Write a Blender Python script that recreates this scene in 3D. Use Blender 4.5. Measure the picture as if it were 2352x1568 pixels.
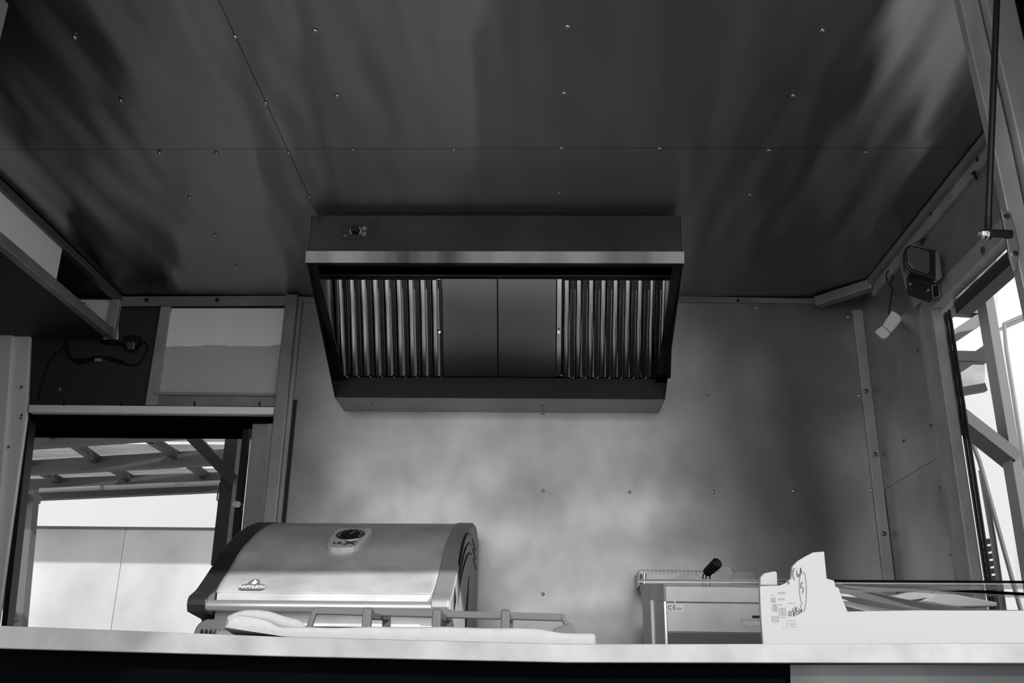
import bpy, bmesh, math, random
from mathutils import Vector, Matrix
random.seed(4)
sc = bpy.context.scene
for o in list(bpy.data.objects): bpy.data.objects.remove(o)
COL = sc.collection

# ---------------------------------------------------------------- camera
Z0 = 1.5                      # eye height; all heights below are given relative to the eye
F = 2209.3; PITCH = .350038; YAW = .030833; ROLL = .014671
fwd = Vector((-math.sin(YAW)*math.cos(PITCH), math.cos(YAW)*math.cos(PITCH), math.sin(PITCH)))
rt = Vector((math.cos(YAW), math.sin(YAW), 0)); up = rt.cross(fwd)
R2 = rt*math.cos(ROLL)+up*math.sin(ROLL); U2 = -rt*math.sin(ROLL)+up*math.cos(ROLL)
cam = bpy.data.cameras.new('camera'); co = bpy.data.objects.new('camera', cam); COL.objects.link(co)
M = Matrix((R2, U2, -fwd)).transposed().to_4x4(); M.translation = Vector((0, 0, Z0)); co.matrix_world = M
cam.sensor_width = 36; cam.lens = 36*F/2352; cam.clip_start = .02; cam.clip_end = 500
sc.camera = co
# ---------------------------------------------------------------- view, sky, sun
vs = sc.view_settings; vs.view_transform = 'Standard'; vs.look = 'None'; vs.exposure = 0; vs.gamma = 1; vs.use_curve_mapping = False
w = bpy.data.worlds.new('world'); sc.world = w; w.use_nodes = True
nt = w.node_tree; bg = nt.nodes['Background']
tc = nt.nodes.new('ShaderNodeTexCoord'); sx = nt.nodes.new('ShaderNodeSeparateXYZ'); cr = nt.nodes.new('ShaderNodeValToRGB')
mr = nt.nodes.new('ShaderNodeMapRange'); mr.inputs[1].default_value = -1; mr.inputs[2].default_value = 1
nt.links.new(tc.outputs['Generated'], sx.inputs[0]); nt.links.new(sx.outputs['Y'], mr.inputs[0]); nt.links.new(mr.outputs[0], cr.inputs[0])
cr.color_ramp.elements[0].color = (2.6, 2.6, 2.6, 1); cr.color_ramp.elements[1].color = (.74, .74, .74, 1)
nt.links.new(cr.outputs[0], bg.inputs[0]); bg.inputs[1].default_value = 1.0
sl = bpy.data.lights.new('sun', 'SUN'); sl.energy = 4.9; sl.angle = math.radians(.6); so = bpy.data.objects.new('sun', sl); COL.objects.link(so)
SUN = Vector((-.6, 1, -.5)).normalized(); so.rotation_euler = SUN.to_track_quat('-Z', 'Y').to_euler(); so.location = (4, -4, 6)

# ---------------------------------------------------------------- key sizes
D = 3.545; H = 1.482; XR = 1.265; XL = -1.68; G = -Z0
def at(px, py, **k):          # a photo pixel carried onto a real plane of the trailer (x=, y= or z=)
    d = fwd+R2*((px-1176)/F)-U2*((py-784)/F)
    a, v = list(k.items())[0]; i = 'xyz'.index(a)
    return d*(v/d[i])

# ---------------------------------------------------------------- mesh builder
class MB:
    def __init__(s): s.v = []; s.f = []
    def add(s, vs_, fs): n = len(s.v); s.v += [Vector(a) for a in vs_]; s.f += [tuple(n+i for i in f) for f in fs]; return s
    def box(s, x0, x1, y0, y1, z0, z1):
        return s.obox(((x0+x1)/2, (y0+y1)/2, (z0+z1)/2), (abs(x1-x0)/2, 0, 0), (0, abs(y1-y0)/2, 0), (0, 0, abs(z1-z0)/2))
    def obox(s, c, a, b, d):
        c, a, b, d = map(Vector, (c, a, b, d)); P = [c+i*a+j*b+k*d for k in (-1, 1) for j in (-1, 1) for i in (-1, 1)]
        fs = [(0, 2, 3, 1), (4, 5, 7, 6), (0, 1, 5, 4), (2, 6, 7, 3), (0, 4, 6, 2), (1, 3, 7, 5)]
        if a.cross(b).dot(d) < 0: fs = [f[::-1] for f in fs]
        return s.add(P, fs)
    def beam(s, p0, p1, w_, h_, upv=(0, 0, 1)):
        p0, p1 = Vector(p0), Vector(p1); a = (p1-p0)/2; d = a.normalized(); u = Vector(upv); sd = d.cross(u)
        if sd.length < 1e-3: sd = d.cross(Vector((0, 1, 0)))
        sd.normalize(); u = sd.cross(d)
        return s.obox((p0+p1)/2, a, sd*w_/2, u*h_/2)
    def prism(s, poly, ext):
        poly = [Vector(p) for p in poly]; e = Vector(ext); n = len(poly)
        nr = Vector((0, 0, 0))
        for i in range(n): nr += poly[i].cross(poly[(i+1) % n])
        if nr.dot(e) > 0: poly = poly[::-1]
        return s.add(poly+[p+e for p in poly], [tuple(range(n)), tuple(range(2*n-1, n-1, -1))]+[(i, n+i, n+(i+1) % n, (i+1) % n) for i in range(n)])
    def tube(s, pts, r, n=12, cap=True):
        pts = [Vector(p) for p in pts]; m = len(pts); base = len(s.v); pu = None
        rs = r if isinstance(r, (list, tuple)) else [r]*m
        for i, p in enumerate(pts):
            t = (pts[min(i+1, m-1)]-pts[max(i-1, 0)]).normalized()
            u = (pu-t*pu.dot(t)) if pu else t.cross(Vector((.31, .2, .93)))
            u.normalize(); pu = u; v = t.cross(u)
            s.v += [p+(u*math.cos(a)+v*math.sin(a))*rs[i] for a in [2*math.pi*k/n for k in range(n)]]
        for i in range(m-1):
            for k in range(n):
                a = base+i*n+k; b = base+i*n+(k+1) % n; s.f.append((a, b, b+n, a+n))
        if cap: s.f.append(tuple(base+k for k in range(n))[::-1]); s.f.append(tuple(base+(m-1)*n+k for k in range(n)))
        return s
    def grid(s, fn, nu, nv):
        b = len(s.v)
        for j in range(nv+1):
            for i in range(nu+1): s.v.append(Vector(fn(i/nu, j/nv)))
        for j in range(nv):
            for i in range(nu):
                a = b+j*(nu+1)+i; s.f.append((a, a+1, a+nu+2, a+nu+1))
        return s

MATS = {}
def obj(name, mb, mat, parent=None, bev=0, seg=2, smooth=False, rot=None, kind=None, label=None, cat=None, group=None, solid=0, sub=0):
    """one mesh object; coordinates relative to the eye; rot=(angle, cx, cy) turns it about a vertical axis"""
    V = [v.copy() for v in mb.v]
    if rot:
        c_, s_ = math.cos(rot[0]), math.sin(rot[0])
        for v in V:
            x, y = v.x-rot[1], v.y-rot[2]; v.x = rot[1]+x*c_-y*s_; v.y = rot[2]+x*s_+y*c_
    for v in V: v.z += Z0
    if parent is None:
        org = Vector((sum(v.x for v in V)/len(V), sum(v.y for v in V)/len(V), min(v.z for v in V)))
    else: org = parent['org_']; org = Vector(org)
    me = bpy.data.meshes.new(name); me.from_pydata([v-org for v in V], [], mb.f); me.update()
    bm = bmesh.new(); bm.from_mesh(me); bmesh.ops.recalc_face_normals(bm, faces=bm.faces)
    uvl = bm.loops.layers.uv.new('UVMap')
    for f in bm.faces:
        n = f.normal; ax = max(range(3), key=lambda i: abs(n[i]))
        for l in f.loops:
            p = l.vert.co
            l[uvl].uv = (p.y, p.z) if ax == 0 else ((p.x, p.z) if ax == 1 else (p.x, p.y))
        if smooth: f.smooth = True
    if smooth:
        for e in bm.edges:
            if len(e.link_faces) == 2 and e.calc_face_angle(0) > math.radians(38): e.smooth = False
    bm.to_mesh(me); bm.free()
    me.materials.append(mat)
    o = bpy.data.objects.new(name, me); COL.objects.link(o)
    if parent is None: o.location = org
    else: o.parent = parent
    o['org_'] = list(org)
    if solid: m = o.modifiers.new('solid', 'SOLIDIFY'); m.thickness = solid; m.offset = 0
    if bev:
        m = o.modifiers.new('bevel', 'BEVEL'); m.width = bev; m.segments = seg; m.limit_method = 'ANGLE'; m.angle_limit = math.radians(40)
    if sub: m = o.modifiers.new('sub', 'SUBSURF'); m.levels = sub; m.render_levels = sub
    if kind: o['kind'] = kind
    if label: o['label'] = label
    if cat: o['category'] = cat
    if group: o['group'] = group
    return o
def thing(name, loc, label=None, cat=None, group=None, kind=None):
    o = bpy.data.objects.new(name, None); COL.objects.link(o); o.location = Vector(loc)+Vector((0, 0, Z0)); o['org_'] = list(o.location)
    o.empty_display_size = .05
    if label: o['label'] = label
    if cat: o['category'] = cat
    if group: o['group'] = group
    if kind: o['kind'] = kind
    return o
def text(name, body, loc, xdir, ydir, size, mat, parent, depth=.0006, bold=0, ax='CENTER', shear=0, sxx=1):
    cu = bpy.data.curves.new(name, 'FONT'); cu.body = body; cu.size = size; cu.align_x = ax; cu.align_y = 'CENTER'; cu.extrude = depth/2; cu.offset = bold; cu.shear = shear
    t = bpy.data.objects.new(name, cu); COL.objects.link(t); bpy.context.view_layer.update()
    me = bpy.data.meshes.new_from_object(t.evaluated_get(bpy.context.evaluated_depsgraph_get())); bpy.data.objects.remove(t)
    xd = Vector(xdir).normalized(); yd = Vector(ydir); yd = (yd-xd*yd.dot(xd)).normalized(); zd = xd.cross(yd)
    m3 = Matrix((xd*sxx, yd, zd)).transposed().to_4x4(); m3.translation = Vector(loc)+Vector((0, 0, Z0))-Vector(parent['org_'])
    me.transform(m3); me.materials.clear(); me.materials.append(mat)
    o = bpy.data.objects.new(name, me); COL.objects.link(o); o.parent = parent; o['org_'] = parent['org_']
    return o

# ---------------------------------------------------------------- materials
def mat(name, c=.5, rough=.5, metal=0., aniso=0., noise=None, bump=None, rnoise=None, trans=0., alpha=1., sheet=None, spec=.5, arot=0.):
    m = bpy.data.materials.new(name); m.use_nodes = True; n = m.node_tree.nodes; L = m.node_tree.links; p = n['Principled BSDF']
    p.inputs['Base Color'].default_value = (c, c, c, 1); p.inputs['Roughness'].default_value = rough; p.inputs['Metallic'].default_value = metal
    p.inputs['Specular IOR Level'].default_value = spec
    if trans: p.inputs['Transmission Weight'].default_value = trans; p.inputs['IOR'].default_value = 1.45
    if alpha < 1: p.inputs['Alpha'].default_value = alpha
    tcn = n.new('ShaderNodeTexCoord')
    def nz(scale, sc3, det=4, lac=.5):
        mp = n.new('ShaderNodeMapping'); mp.inputs['Scale'].default_value = sc3; L.new(tcn.outputs['Object'], mp.inputs[0])
        t = n.new('ShaderNodeTexNoise'); t.inputs['Scale'].default_value = scale; t.inputs['Detail'].default_value = det; t.inputs['Roughness'].default_value = lac
        L.new(mp.outputs[0], t.inputs[0]); return t.outputs['Fac']
    if noise:                 # (scale, xyz, dark, light) smudges in the colour
        s_, v_, lo, hi = noise; r_ = n.new('ShaderNodeMapRange'); L.new(nz(s_, v_, 5), r_.inputs[0]); r_.inputs[1].default_value = .25; r_.inputs[2].default_value = .75
        r_.inputs[3].default_value = lo; r_.inputs[4].default_value = hi; L.new(r_.outputs[0], p.inputs['Base Color'])
    if rnoise:
        s_, v_, lo, hi = rnoise; r_ = n.new('ShaderNodeMapRange'); L.new(nz(s_, v_, 5), r_.inputs[0]); r_.inputs[1].default_value = .32; r_.inputs[2].default_value = .68
        r_.inputs[3].default_value = lo; r_.inputs[4].default_value = hi; L.new(r_.outputs[0], p.inputs['Roughness'])
    last = None
    for b in (bump or []):    # (scale, xyz, strength, distance)
        bn = n.new('ShaderNodeBump'); bn.inputs['Strength'].default_value = b[2]; bn.inputs['Distance'].default_value = b[3]
        L.new(nz(b[0], b[1], 2), bn.inputs['Height'])
        if last: L.new(last, bn.inputs['Normal'])
        last = bn.outputs[0]
    if last: L.new(last, p.inputs['Normal'])
    if aniso:
        p.inputs['Anisotropic'].default_value = aniso; p.inputs['Anisotropic Rotation'].default_value = arot
        tg = n.new('ShaderNodeTangent'); tg.direction_type = 'UV_MAP'; tg.uv_map = 'UVMap'; L.new(tg.outputs[0], p.inputs['Tangent'])
    return m
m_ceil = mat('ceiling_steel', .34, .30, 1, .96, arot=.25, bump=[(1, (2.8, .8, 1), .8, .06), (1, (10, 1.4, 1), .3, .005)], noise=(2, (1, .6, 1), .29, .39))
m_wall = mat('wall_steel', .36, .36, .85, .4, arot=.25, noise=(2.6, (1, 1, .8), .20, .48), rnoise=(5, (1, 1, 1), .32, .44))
m_hood = mat('hood_steel', .1, .15, 1, .5, arot=.25, noise=(4, (1, 1, 1), .07, .12), rnoise=(9, (1, 1, 1), .12, .2))
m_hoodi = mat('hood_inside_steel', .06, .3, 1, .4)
m_filt = mat('filter_steel', .62, .12, 1)
m_lip = mat('lip_steel', .10, .16, 1, .5, arot=.25, noise=(5, (1, .1, .1), .0, .11))
m_hand = mat('handle_steel', .7, .28, .75)
m_house = mat('housing_grey', .7, .3, .2)
m_flang = mat('flange_steel', .4, .4, .5)
m_lid = mat('lid_steel', .6, .40, .4, .6, arot=.25, noise=(5, (1.2, 1, 3), .42, .76))
m_cap = mat('cap_grey', .04, .4, .5)
m_capr = mat('cap_side_grey', .42, .5, .0)
m_chr = mat('chrome', .75, .14, 1)
m_alu = mat('aluminium', .28, .42, .4, noise=(9, (1, 1, 1), .22, .33))
m_dalu = mat('dark_aluminium', .16, .4, .7)
m_galv = mat('galvanised', .42, .5, .3, noise=(12, (1, 1, .5), .30, .50))
m_white = mat('white_paint', .27, .5)
m_wpan = mat('white_board', .88, .6)
m_foam = mat('white_foam', .34, .9, noise=(60, (1, 1, 1), .255, .29), bump=[(220, (1, 1, 1), .3, .002)])
m_panel = mat('insulation_foam', .93, .9, noise=(150, (1, 1, 1), .9, .95))
m_panel2 = mat('insulation_foam_torn', .5, .95, noise=(150, (1, 1, 1), .42, .58), bump=[(150, (1, 1, 1), .6, .003)])
m_dark = mat('dark_panel', .03, .6)
m_black = mat('black_plastic', .008, .45, spec=.3)
m_body = mat('black_bodywork', .0012, .8, 0, spec=.02)
m_blackm = mat('black_iron', .02, .35, .5)
m_grate = mat('cast_enamel', .08, .6, .0)
m_grey = mat('grey_sheet', .1, .3, .8, noise=(3, (1, 1, .2), .01, .08))
m_count = mat('counter_steel', .35, .5, .2, .3, noise=(14, (1, 1, 1), .17, .27))
m_fry = mat('fryer_steel', .40, .4, .7, .5, arot=.25, noise=(6, (1, 1, 1), .30, .48))
m_fryd = mat('fryer_dark', .09, .5, .3)
m_card = mat('white_card', .265, .75)
m_ink = mat('marker_ink', .02, .6)
m_print = mat('label_print', .10, .7)
m_sheet = mat('film_covered_sheet', .12, .5, .2)
m_grey2 = mat('steel_side', .36, .45, .5)
m_conc = mat('concrete', .30, .9, noise=(3, (1, 1, 1), .24, .34))
m_fence = mat('fence_sheet', .45, .6, 0, noise=(1.1, (1, 1, .9), .16, .50))
m_perg = mat('pergola_steel', .03, .6)
m_perg2 = mat('pergola_pale_steel', .07, .6)
m_roof = mat('roof_sheet', .5, .6, noise=(8, (.6, 3, 1), .35, .75), alpha=.6)
m_film = mat('panel_film', .015, .5)
m_trough = mat('trough_steel', .04, .2, 1)
m_blank = mat('blank_panel_steel', .2, .16, 1, .3, arot=.25)
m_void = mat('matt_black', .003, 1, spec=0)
m_shold = mat('shoulder_grey', .16, .4, .5)
m_post = mat('post_grey', .07, .6)
m_soft = mat('bag_film', .8, .25, 0, alpha=.45)

def screws(pts, parent, nrm, r=.006, m=None, flat=False):
    for p in pts:
        p = Vector(p); n = Vector(nrm); b = MB()
        b.tube([p, p+n*.0012, p+n*.003, p+n*.004], [r, r, r*.75, r*.3], 10)
        obj('screw', b, m or m_chr, parent, smooth=True)

# ================================================================ THE SETTING
ground = obj('floor', MB().box(-14, 14, -12, 16, G-.1, G), m_conc, kind='structure')
# trailer deck and outer shell
deck = obj('floor', MB().box(-2.4, 1.32, 1.72, 3.9, -1.0, -.9), m_dark, kind='structure')
# ceiling: four steel sheets screwed under a dark deck
ceil = thing('ceiling', (-.2, 2.6, H), kind='structure')
obj('ceiling_deck', MB().box(-2.3, 1.34, 1.60, 3.86, H+.006, H+.05), m_dark, ceil)
SX, SY, gp = -.741, 2.432, .0009
sheets = []
for x0, x1, y0, y1 in ((XL-.02, SX-gp, 1.62, SY-gp), (SX+gp, XR+.03, 1.62, SY-gp), (XL-.02, SX-gp, SY+gp, D), (SX+gp, XR+.03, SY+gp, D)):
    def fn(u, v, x0=x0, x1=x1, y0=y0, y1=y1):
        x = x0+(x1-x0)*u; y = y0+(y1-y0)*v; e = min(u, 1-u, .08)/.08*min(v, 1-v, .12)/.12
        return (x, y, H+.003-e*.0022*(math.sin(x*7.3+y*.9)*.5+math.sin(x*12.9+1.3-y*.5)*.35+.3*math.sin(x*23+y)))
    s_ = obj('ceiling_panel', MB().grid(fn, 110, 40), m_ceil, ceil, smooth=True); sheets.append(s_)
scr = [(171, 86), (277, 231), (540, 85), (610, 237), (724, 71), (774, 220), (1303, 61), (1295, 214), (1889, 69), (1821, 219), (365, 350), (496, 352), (662, 351), (811, 344), (1042, 344), (1289, 340), (1514, 341), (1765, 345), (1987, 349), (841, 445), (1284, 443), (710, 451), (434, 453), (1721, 447), (494, 540), (543, 611)]
screws([at(x, y, z=H) for x, y in scr], ceil, (0, 0, -1), .006)
# back wall: right-hand steel lining, left-hand part around the rear window
wb = thing('wall_back', (0, D, 0), kind='structure')
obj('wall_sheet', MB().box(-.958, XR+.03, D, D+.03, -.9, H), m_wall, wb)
obj('wall_frame', MB().box(-2.3, -.958, D+.012, D+.05, .995, H).box(-.99, -.95, D+.002, D+.3, -.9, .995).box(-2.3, -1.0, D+.02, D+.05, -.9, .05), m_dark, wb)
screws([at(x, y, y=D) for x, y in [(1611, 706), (1738, 707), (1625, 909), (1247, 953), (1247, 1127), (1446, 1130), (1638, 1129), (1822, 1127), (1247, 1364), (1948, 727), (1973, 908), (2000, 1125)]], wb, (0, -1, 0), .006)
# pale and torn insulation panel, dark panel
a = at(395, 708, y=D); b = at(660, 708, y=D); c = at(350, 905, y=D); e = at(640, 905, y=D); q0 = at(372, 794, y=D); q1 = at(652, 793, y=D)
def wavy(p, q, n, amp): return [p.lerp(q, i/n)+Vector((0, 0, random.uniform(-amp, amp))) for i in range(n+1)]
mid = wavy(q0, q1, 16, .004)
obj('insulation_panel', MB().prism([a, b]+mid[::-1], (0, .014, 0)), m_panel, wb)
obj('insulation_panel', MB().prism([c, e]+mid[::-1], (0, .014, 0)), m_panel2, wb)
# trims on the back wall
obj('trim_1', MB().prism([at(275, 683, y=D), at(665, 681, y=D), at(665, 703, y=D), at(275, 705, y=D)], (0, -.012, 0)), m_alu, kind='structure', bev=.002)
t2 = obj('trim_2', MB().prism([at(1520, 681, y=D), at(1878, 688, y=D), at(1876, 699, y=D), at(1520, 695, y=D)], (0, -.012, 0)).prism([at(672, 683, y=D), at(760, 683, y=D), at(760, 696, y=D), at(672, 696, y=D)], (0, -.01, 0)), m_alu, kind='structure', bev=.002)
screws([at(1695, 690, y=D-.012)], t2, (0, -1, 0), .007, m_blackm)
# post between window and steel lining
tp = thing('trim_3', (-.98, D, 0), kind='structure')
obj('post', MB().box(-1.010, -.962, D-.045, D+.01, -.9, 1.475), m_alu, tp, bev=.004)
obj('post_flange', MB().box(-.962, -.948, D-.02, D+.01, -.9, 1.475), m_alu, tp)
obj('rubber_seal', MB().box(-.947, -.935, D-.008, D, -.9, 1.05), m_black, tp)
screws([at(337, 689, y=D-.013), at(499, 689, y=D-.013), at(660, 689, y=D-.013)], tp, (0, -1, 0), .009, m_blackm)
# upright beside the insulation, header over the window
obj('trim_4', MB().prism([at(372, 706, y=D), at(394, 706, y=D), at(362, 932, y=D), at(336, 932, y=D)], (0, -.012, 0)), m_galv, kind='structure', bev=.001)
hd = thing('trim_5', (-1.5, D, 1.0), kind='structure')
obj('header_rail', MB().prism([at(66, 929, y=D-.03), at(636, 934, y=D-.03), at(633, 951, y=D-.03), at(64, 946, y=D-.03)], (0, .05, 0)), m_panel, hd, bev=.003)
obj('header_ledge', MB().prism([at(358, 903, y=D), at(640, 906, y=D), at(640, 912, y=D), at(358, 909, y=D)], (0, -.02, 0)), m_white, hd)
obj('header_panel', MB().prism([at(356, 909, y=D), at(640, 912, y=D), at(636, 934, y=D), at(352, 932, y=D)], (0, -.006, 0)), m_alu, hd)
for x in (147, 279, 447, 596): obj('stud', MB().tube([at(x, 932, y=D-.03), at(x, 922, y=D-.03)], .003, 8), m_black, hd)
# batten, corner cover
bt = thing('trim_6', (1.25, D, 0), kind='structure')
obj('corner_strip', MB().box(1.226, XR, D-.01, D, -.5, 1.43), m_galv, bt, bev=.002)
screws([at(x, y, y=D-.011) for x, y in [(1989, 898), (2010, 1043), (2030, 1225)]], bt, (0, -1, 0), .009, m_dalu)
p0, p1 = Vector((1.085, D-.02, 1.455)), Vector((XR-.01, 3.36, 1.462))
cc = obj('trim_7', MB().beam(p0, p1, .045, .04), m_alu, kind='structure', bev=.006)
ct = thing('trim_8', (XR, 2.6, H), kind='structure')
obj('cover_strip', MB().box(XR-.035, XR, 1.75, 3.38, H-.022, H), m_alu, ct, bev=.003)
obj('cover_strip', MB().box(XR-.014, XR, 1.75, 3.38, H-.06, H-.022), m_galv, ct, bev=.002)
screws([at(x, y, x=XR-.0145) for x, y in [(2245, 366), (2138, 490), (2055, 585)]], ct, (-1, 0, 0), .007, m_blackm)
# right wall with the side window
wr = thing('wall_right', (XR, 2.7, 0), kind='structure')
YJ = 3.01
obj('wall_sheet', MB().box(XR, XR+.02, YJ, D+.03, .72, 1.48), m_wall, wr)
obj('wall_sheet', MB().box(XR+.0012, XR+.02, YJ, D+.03, -.9, .719), m_wall, wr)
obj('upper_panel', MB().box(XR, XR+.02, 1.75, YJ, 1.232, H), m_alu, wr)
obj('lower_panel', MB().box(XR, XR+.04, 1.75, YJ, -.9, -.02), m_dark, wr)
obj('window_jamb', MB().box(XR-.006, XR+.03, 2.905, YJ+.012, -.1, 1.20), m_galv, wr, bev=.003)
obj('front_jamb', MB().box(XR, XR+.04, 1.75, 1.9, -.1, 1.232), m_alu, wr)
obj('window_head', MB().box(XR-.008, XR+.035, 1.85, 2.97, 1.178, 1.236), m_galv, wr, bev=.003)
screws([at(x, y, x=XR-.001) for x, y in [(2107, 805), (2128, 860), (2075, 1012), (2137, 977), (2160, 1120), (2185, 1274)]], wr, (-1, 0, 0), .005, m_dalu)
screws([at(2258, 575, x=XR-.009)], wr, (-1, 0, 0), .012, m_dalu)
w2 = thing('window_2', (XR+.04, 2.8, .6), kind='structure')
obj('shutter_guide', MB().box(XR+.03, XR+.042, 2.925, 3.0, .765, 1.17), m_dalu, w2, bev=.004)
obj('outer_frame', MB().box(XR+.044, XR+.052, 2.893, 2.912, -.1, 1.175), m_black, w2, bev=.004)
obj('inner_frame', MB().box(XR+.044, XR+.050, 2.922, 2.933, -.1, 1.175), m_black, w2)
obj('outer_head', MB().box(XR+.04, XR+.09, 1.9, 2.84, 1.135, 1.178), m_dark, w2)
hg = MB().tube([at(2186, 925, x=XR+.04), at(2193, 972, x=XR+.04)], .011, 12).obox(at(2174, 946, x=XR+.035), (.004, 0, 0), (0, .018, 0), (0, 0, .032))
obj('hinge', hg, m_black, w2, smooth=True)
# left lintel: frame round a white panel, open at its far end
ll = thing('wall_left', (XL, 2.6, 1.39), kind='structure')
obj('top_rail', MB().box(XL-.03, XL, 1.62, D-.002, 1.452, H), m_dalu, ll, bev=.003)
obj('bottom_rail', MB().box(XL-.03, XL+.004, 1.62, D-.04, 1.288, 1.325), m_alu, ll, bev=.004)
obj('end_post', MB().box(XL-.03, XL+.004, D-.042, D-.012, 1.29, 1.452), m_galv, ll, bev=.003)
obj('infill_panel', MB().box(XL-.02, XL-.012, 1.62, 3.045, 1.322, 1.456), m_wpan, ll)
obj('back_plate', MB().prism([at(186, 690, y=D), at(273, 690, y=D), at(272, 780, y=D), at(240, 780, y=D)], (0, -.01, 0)), m_wpan, ll)
screws([at(x, y, y=D-.011) for x, y in [(194, 697), (268, 695)]], ll, (0, -1, 0), .004, m_black)
obj('soffit', MB().box(-2.25, XL-.03, 1.62, D+.01, 1.300, 1.312), m_dark, ll)
obj('soffit_wall', MB().box(-2.6, -2.17, 1.62, D-.4, .2, H), m_dark, ll)
# window one in the back wall: jambs, black head box
w1 = thing('window_1', (-1.5, D+.1, .5), kind='structure')
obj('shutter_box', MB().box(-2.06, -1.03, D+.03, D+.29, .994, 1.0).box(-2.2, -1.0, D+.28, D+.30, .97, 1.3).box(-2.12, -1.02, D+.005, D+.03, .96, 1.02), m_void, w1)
lj = MB().prism([at(-60, 700, y=D), at(78, 700, y=D), at(66, 960, y=D), at(-3, 1470, y=D), at(-100, 1470, y=D)], (0, -.02, 0))
obj('left_jamb', lj, m_wpan, w1, bev=.004)
obj('left_jamb_face', MB().prism([at(-80, 690, y=D-.021), at(38, 690, y=D-.021), at(-20, 1470, y=D-.021), at(-100, 1470, y=D-.021)], (0, -.012, 0)), m_wpan, w1, bev=.002)
obj('left_seal', MB().prism([at(57, 950, y=D), at(70, 950, y=D), at(12, 1470, y=D), at(-1, 1470, y=D)], (0, .05, 0)), m_black, w1)
screws([at(50, 953, y=D-.021), at(48, 960, y=D-.021), at(20, 1026, y=D-.034), at(50, 888, y=D-.034)], w1, (0, -1, 0), .005, m_dalu)
obj('right_jamb', MB().prism([at(580, 968, y=D+.02), at(616, 968, y=D+.02), at(590, 1290, y=D+.02), at(548, 1290, y=D+.02)], (0, .02, 0)), m_alu, w1, bev=.003)
obj('right_jamb_strip', MB().prism([at(614, 968, y=D+.015), at(632, 968, y=D+.015), at(606, 1290, y=D+.015), at(590, 1290, y=D+.015)], (0, .02, 0)), m_galv, w1, bev=.003)
obj('right_seal', MB().prism([at(558, 985, y=D+.04), at(577, 985, y=D+.04), at(545, 1290, y=D+.04), at(526, 1290, y=D+.04)], (0, .02, 0)), m_black, w1)
obj('glass_stop', MB().prism([at(572, 985, y=D+.03), at(577, 985, y=D+.03), at(547, 1290, y=D+.03), at(542, 1290, y=D+.03)], (0, .012, 0)), m_chr, w1)
obj('catch', MB().tube([at(540, 1158, y=D+.03), at(546, 1158, y=D-.0)], .012, 12), m_galv, w1, smooth=True)
# front wall with the serving hatch
wf = thing('wall_front', (0, 1.7, 0), kind='structure')
def jv(P, y0, y1): return MB().prism([at(x, y, y=y1) for x, y in P], (0, y0-y1, 0))
jl = [(2176, -60), (2190, 0), (2265, 330), (2330, 640), (2385, 900), (2480, 1400)]
def jstrip(da, db, y0, y1): 
    return jv([(x+da, y) for x, y in jl]+[(x+db*(1-y*.00004), y) for x, y in jl[::-1]], y0, y1)
obj('hatch_jamb', jstrip(0, 42, 1.675, 1.70), m_alu, wf, bev=.002)
obj('hatch_jamb', jstrip(46, 112, 1.655, 1.70), m_alu, wf, bev=.003)
obj('hatch_head', MB().box(-1.25, .99, 1.60, 1.66, 1.44, 1.53), m_alu, wf)
obj('facade_and_sun_wing', MB().box(.94, 1.36, 1.702, 1.745, -.95, 1.56).box(1.3605, 3.4, 1.702, 1.745, -.95, 2.3).box(-2.4, -1.22, 1.70, 1.745, -.95, 1.56).box(-1.22, .94, 1.70, 1.745, -.95, .068).box(-2.4, 1.32, 1.66, 1.745, 1.53, 1.6), m_body, wf)  # tall right wing is added unseen, blocking sun through the side window
obj('hatch_jamb', MB().box(-1.24, -1.2, 1.66, 1.745, .05, 1.44), m_alu, wf)
obj('rear_cladding', MB().box(-2.4, -2.34, 1.745, D, -.9, 1.56).box(-2.4, -2.2, D, D+.3, -.9, 1.56).box(-2.4, 1.35, D+.29, D+.32, 1.0, 1.56).box(-.95, 1.35, D+.29, D+.32, -.9, 1.0).box(-2.4, 1.35, 1.6, D+.3, H+.055, H+.1), m_body, wf)
flap = thing('service_flap', (0, 1.6, 1.55), 'long black serving hatch flap held open above the counter', 'hatch')
obj('flap_panel', MB().obox((0, 1.0, 1.575), (1.6, 0, 0), (0, -.6, .03), (0, .001, .02)), m_body, flap)
for sx_ in (-1, 1): obj('flap_frame', MB().obox((sx_*1.55, 1.0, 1.54), (.02, 0, 0), (0, -.6, .03), (0, .001, .015)), m_dalu, flap)

obj('shade_cheek', MB().box(1.0, 1.015, 1.25, 1.654, .60, 1.52), m_body, flap)  # cheek added out of view to keep sun off the hatch jamb
# ================================================================ COUNTERS
sc1 = thing('serving_counter', (0, 1.85, .03), 'long pale steel serving counter across the hatch opening', 'counter')
cf = MB().prism([at(-60, 1434, y=1.65), at(650, 1462, y=1.65), at(1300, 1479, y=1.65), at(2420, 1477, y=1.65), at(2420, 1523, y=1.65), at(1300, 1521, y=1.65), at(650, 1507, y=1.65), at(-60, 1487, y=1.65)], (0, .03, 0))
obj('front_edge', cf, m_count, sc1, bev=.0015)
tv = [at(-60, 1434, y=1.65), at(650, 1462, y=1.65), at(1300, 1479, y=1.65), at(2420, 1477, y=1.65)]
ztop = lambda x: (lambda q: q)(next((tv[i].z+(tv[i+1].z-tv[i].z)*(x-tv[i].x)/(tv[i+1].x-tv[i].x) for i in range(3) if x <= tv[i+1].x), tv[3].z))
def fct(u, v):
    x = -.92+1.79*u; return (x, 1.681+.5*v, ztop(x)-.001-.004*(v > 0))
obj('counter_top', MB().grid(fct, 40, 3), m_count, sc1, solid=.003)
obj('counter_support', MB().box(-1.2, .98, 1.78, 2.18, -.9, .045), m_dark, sc1)
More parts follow.
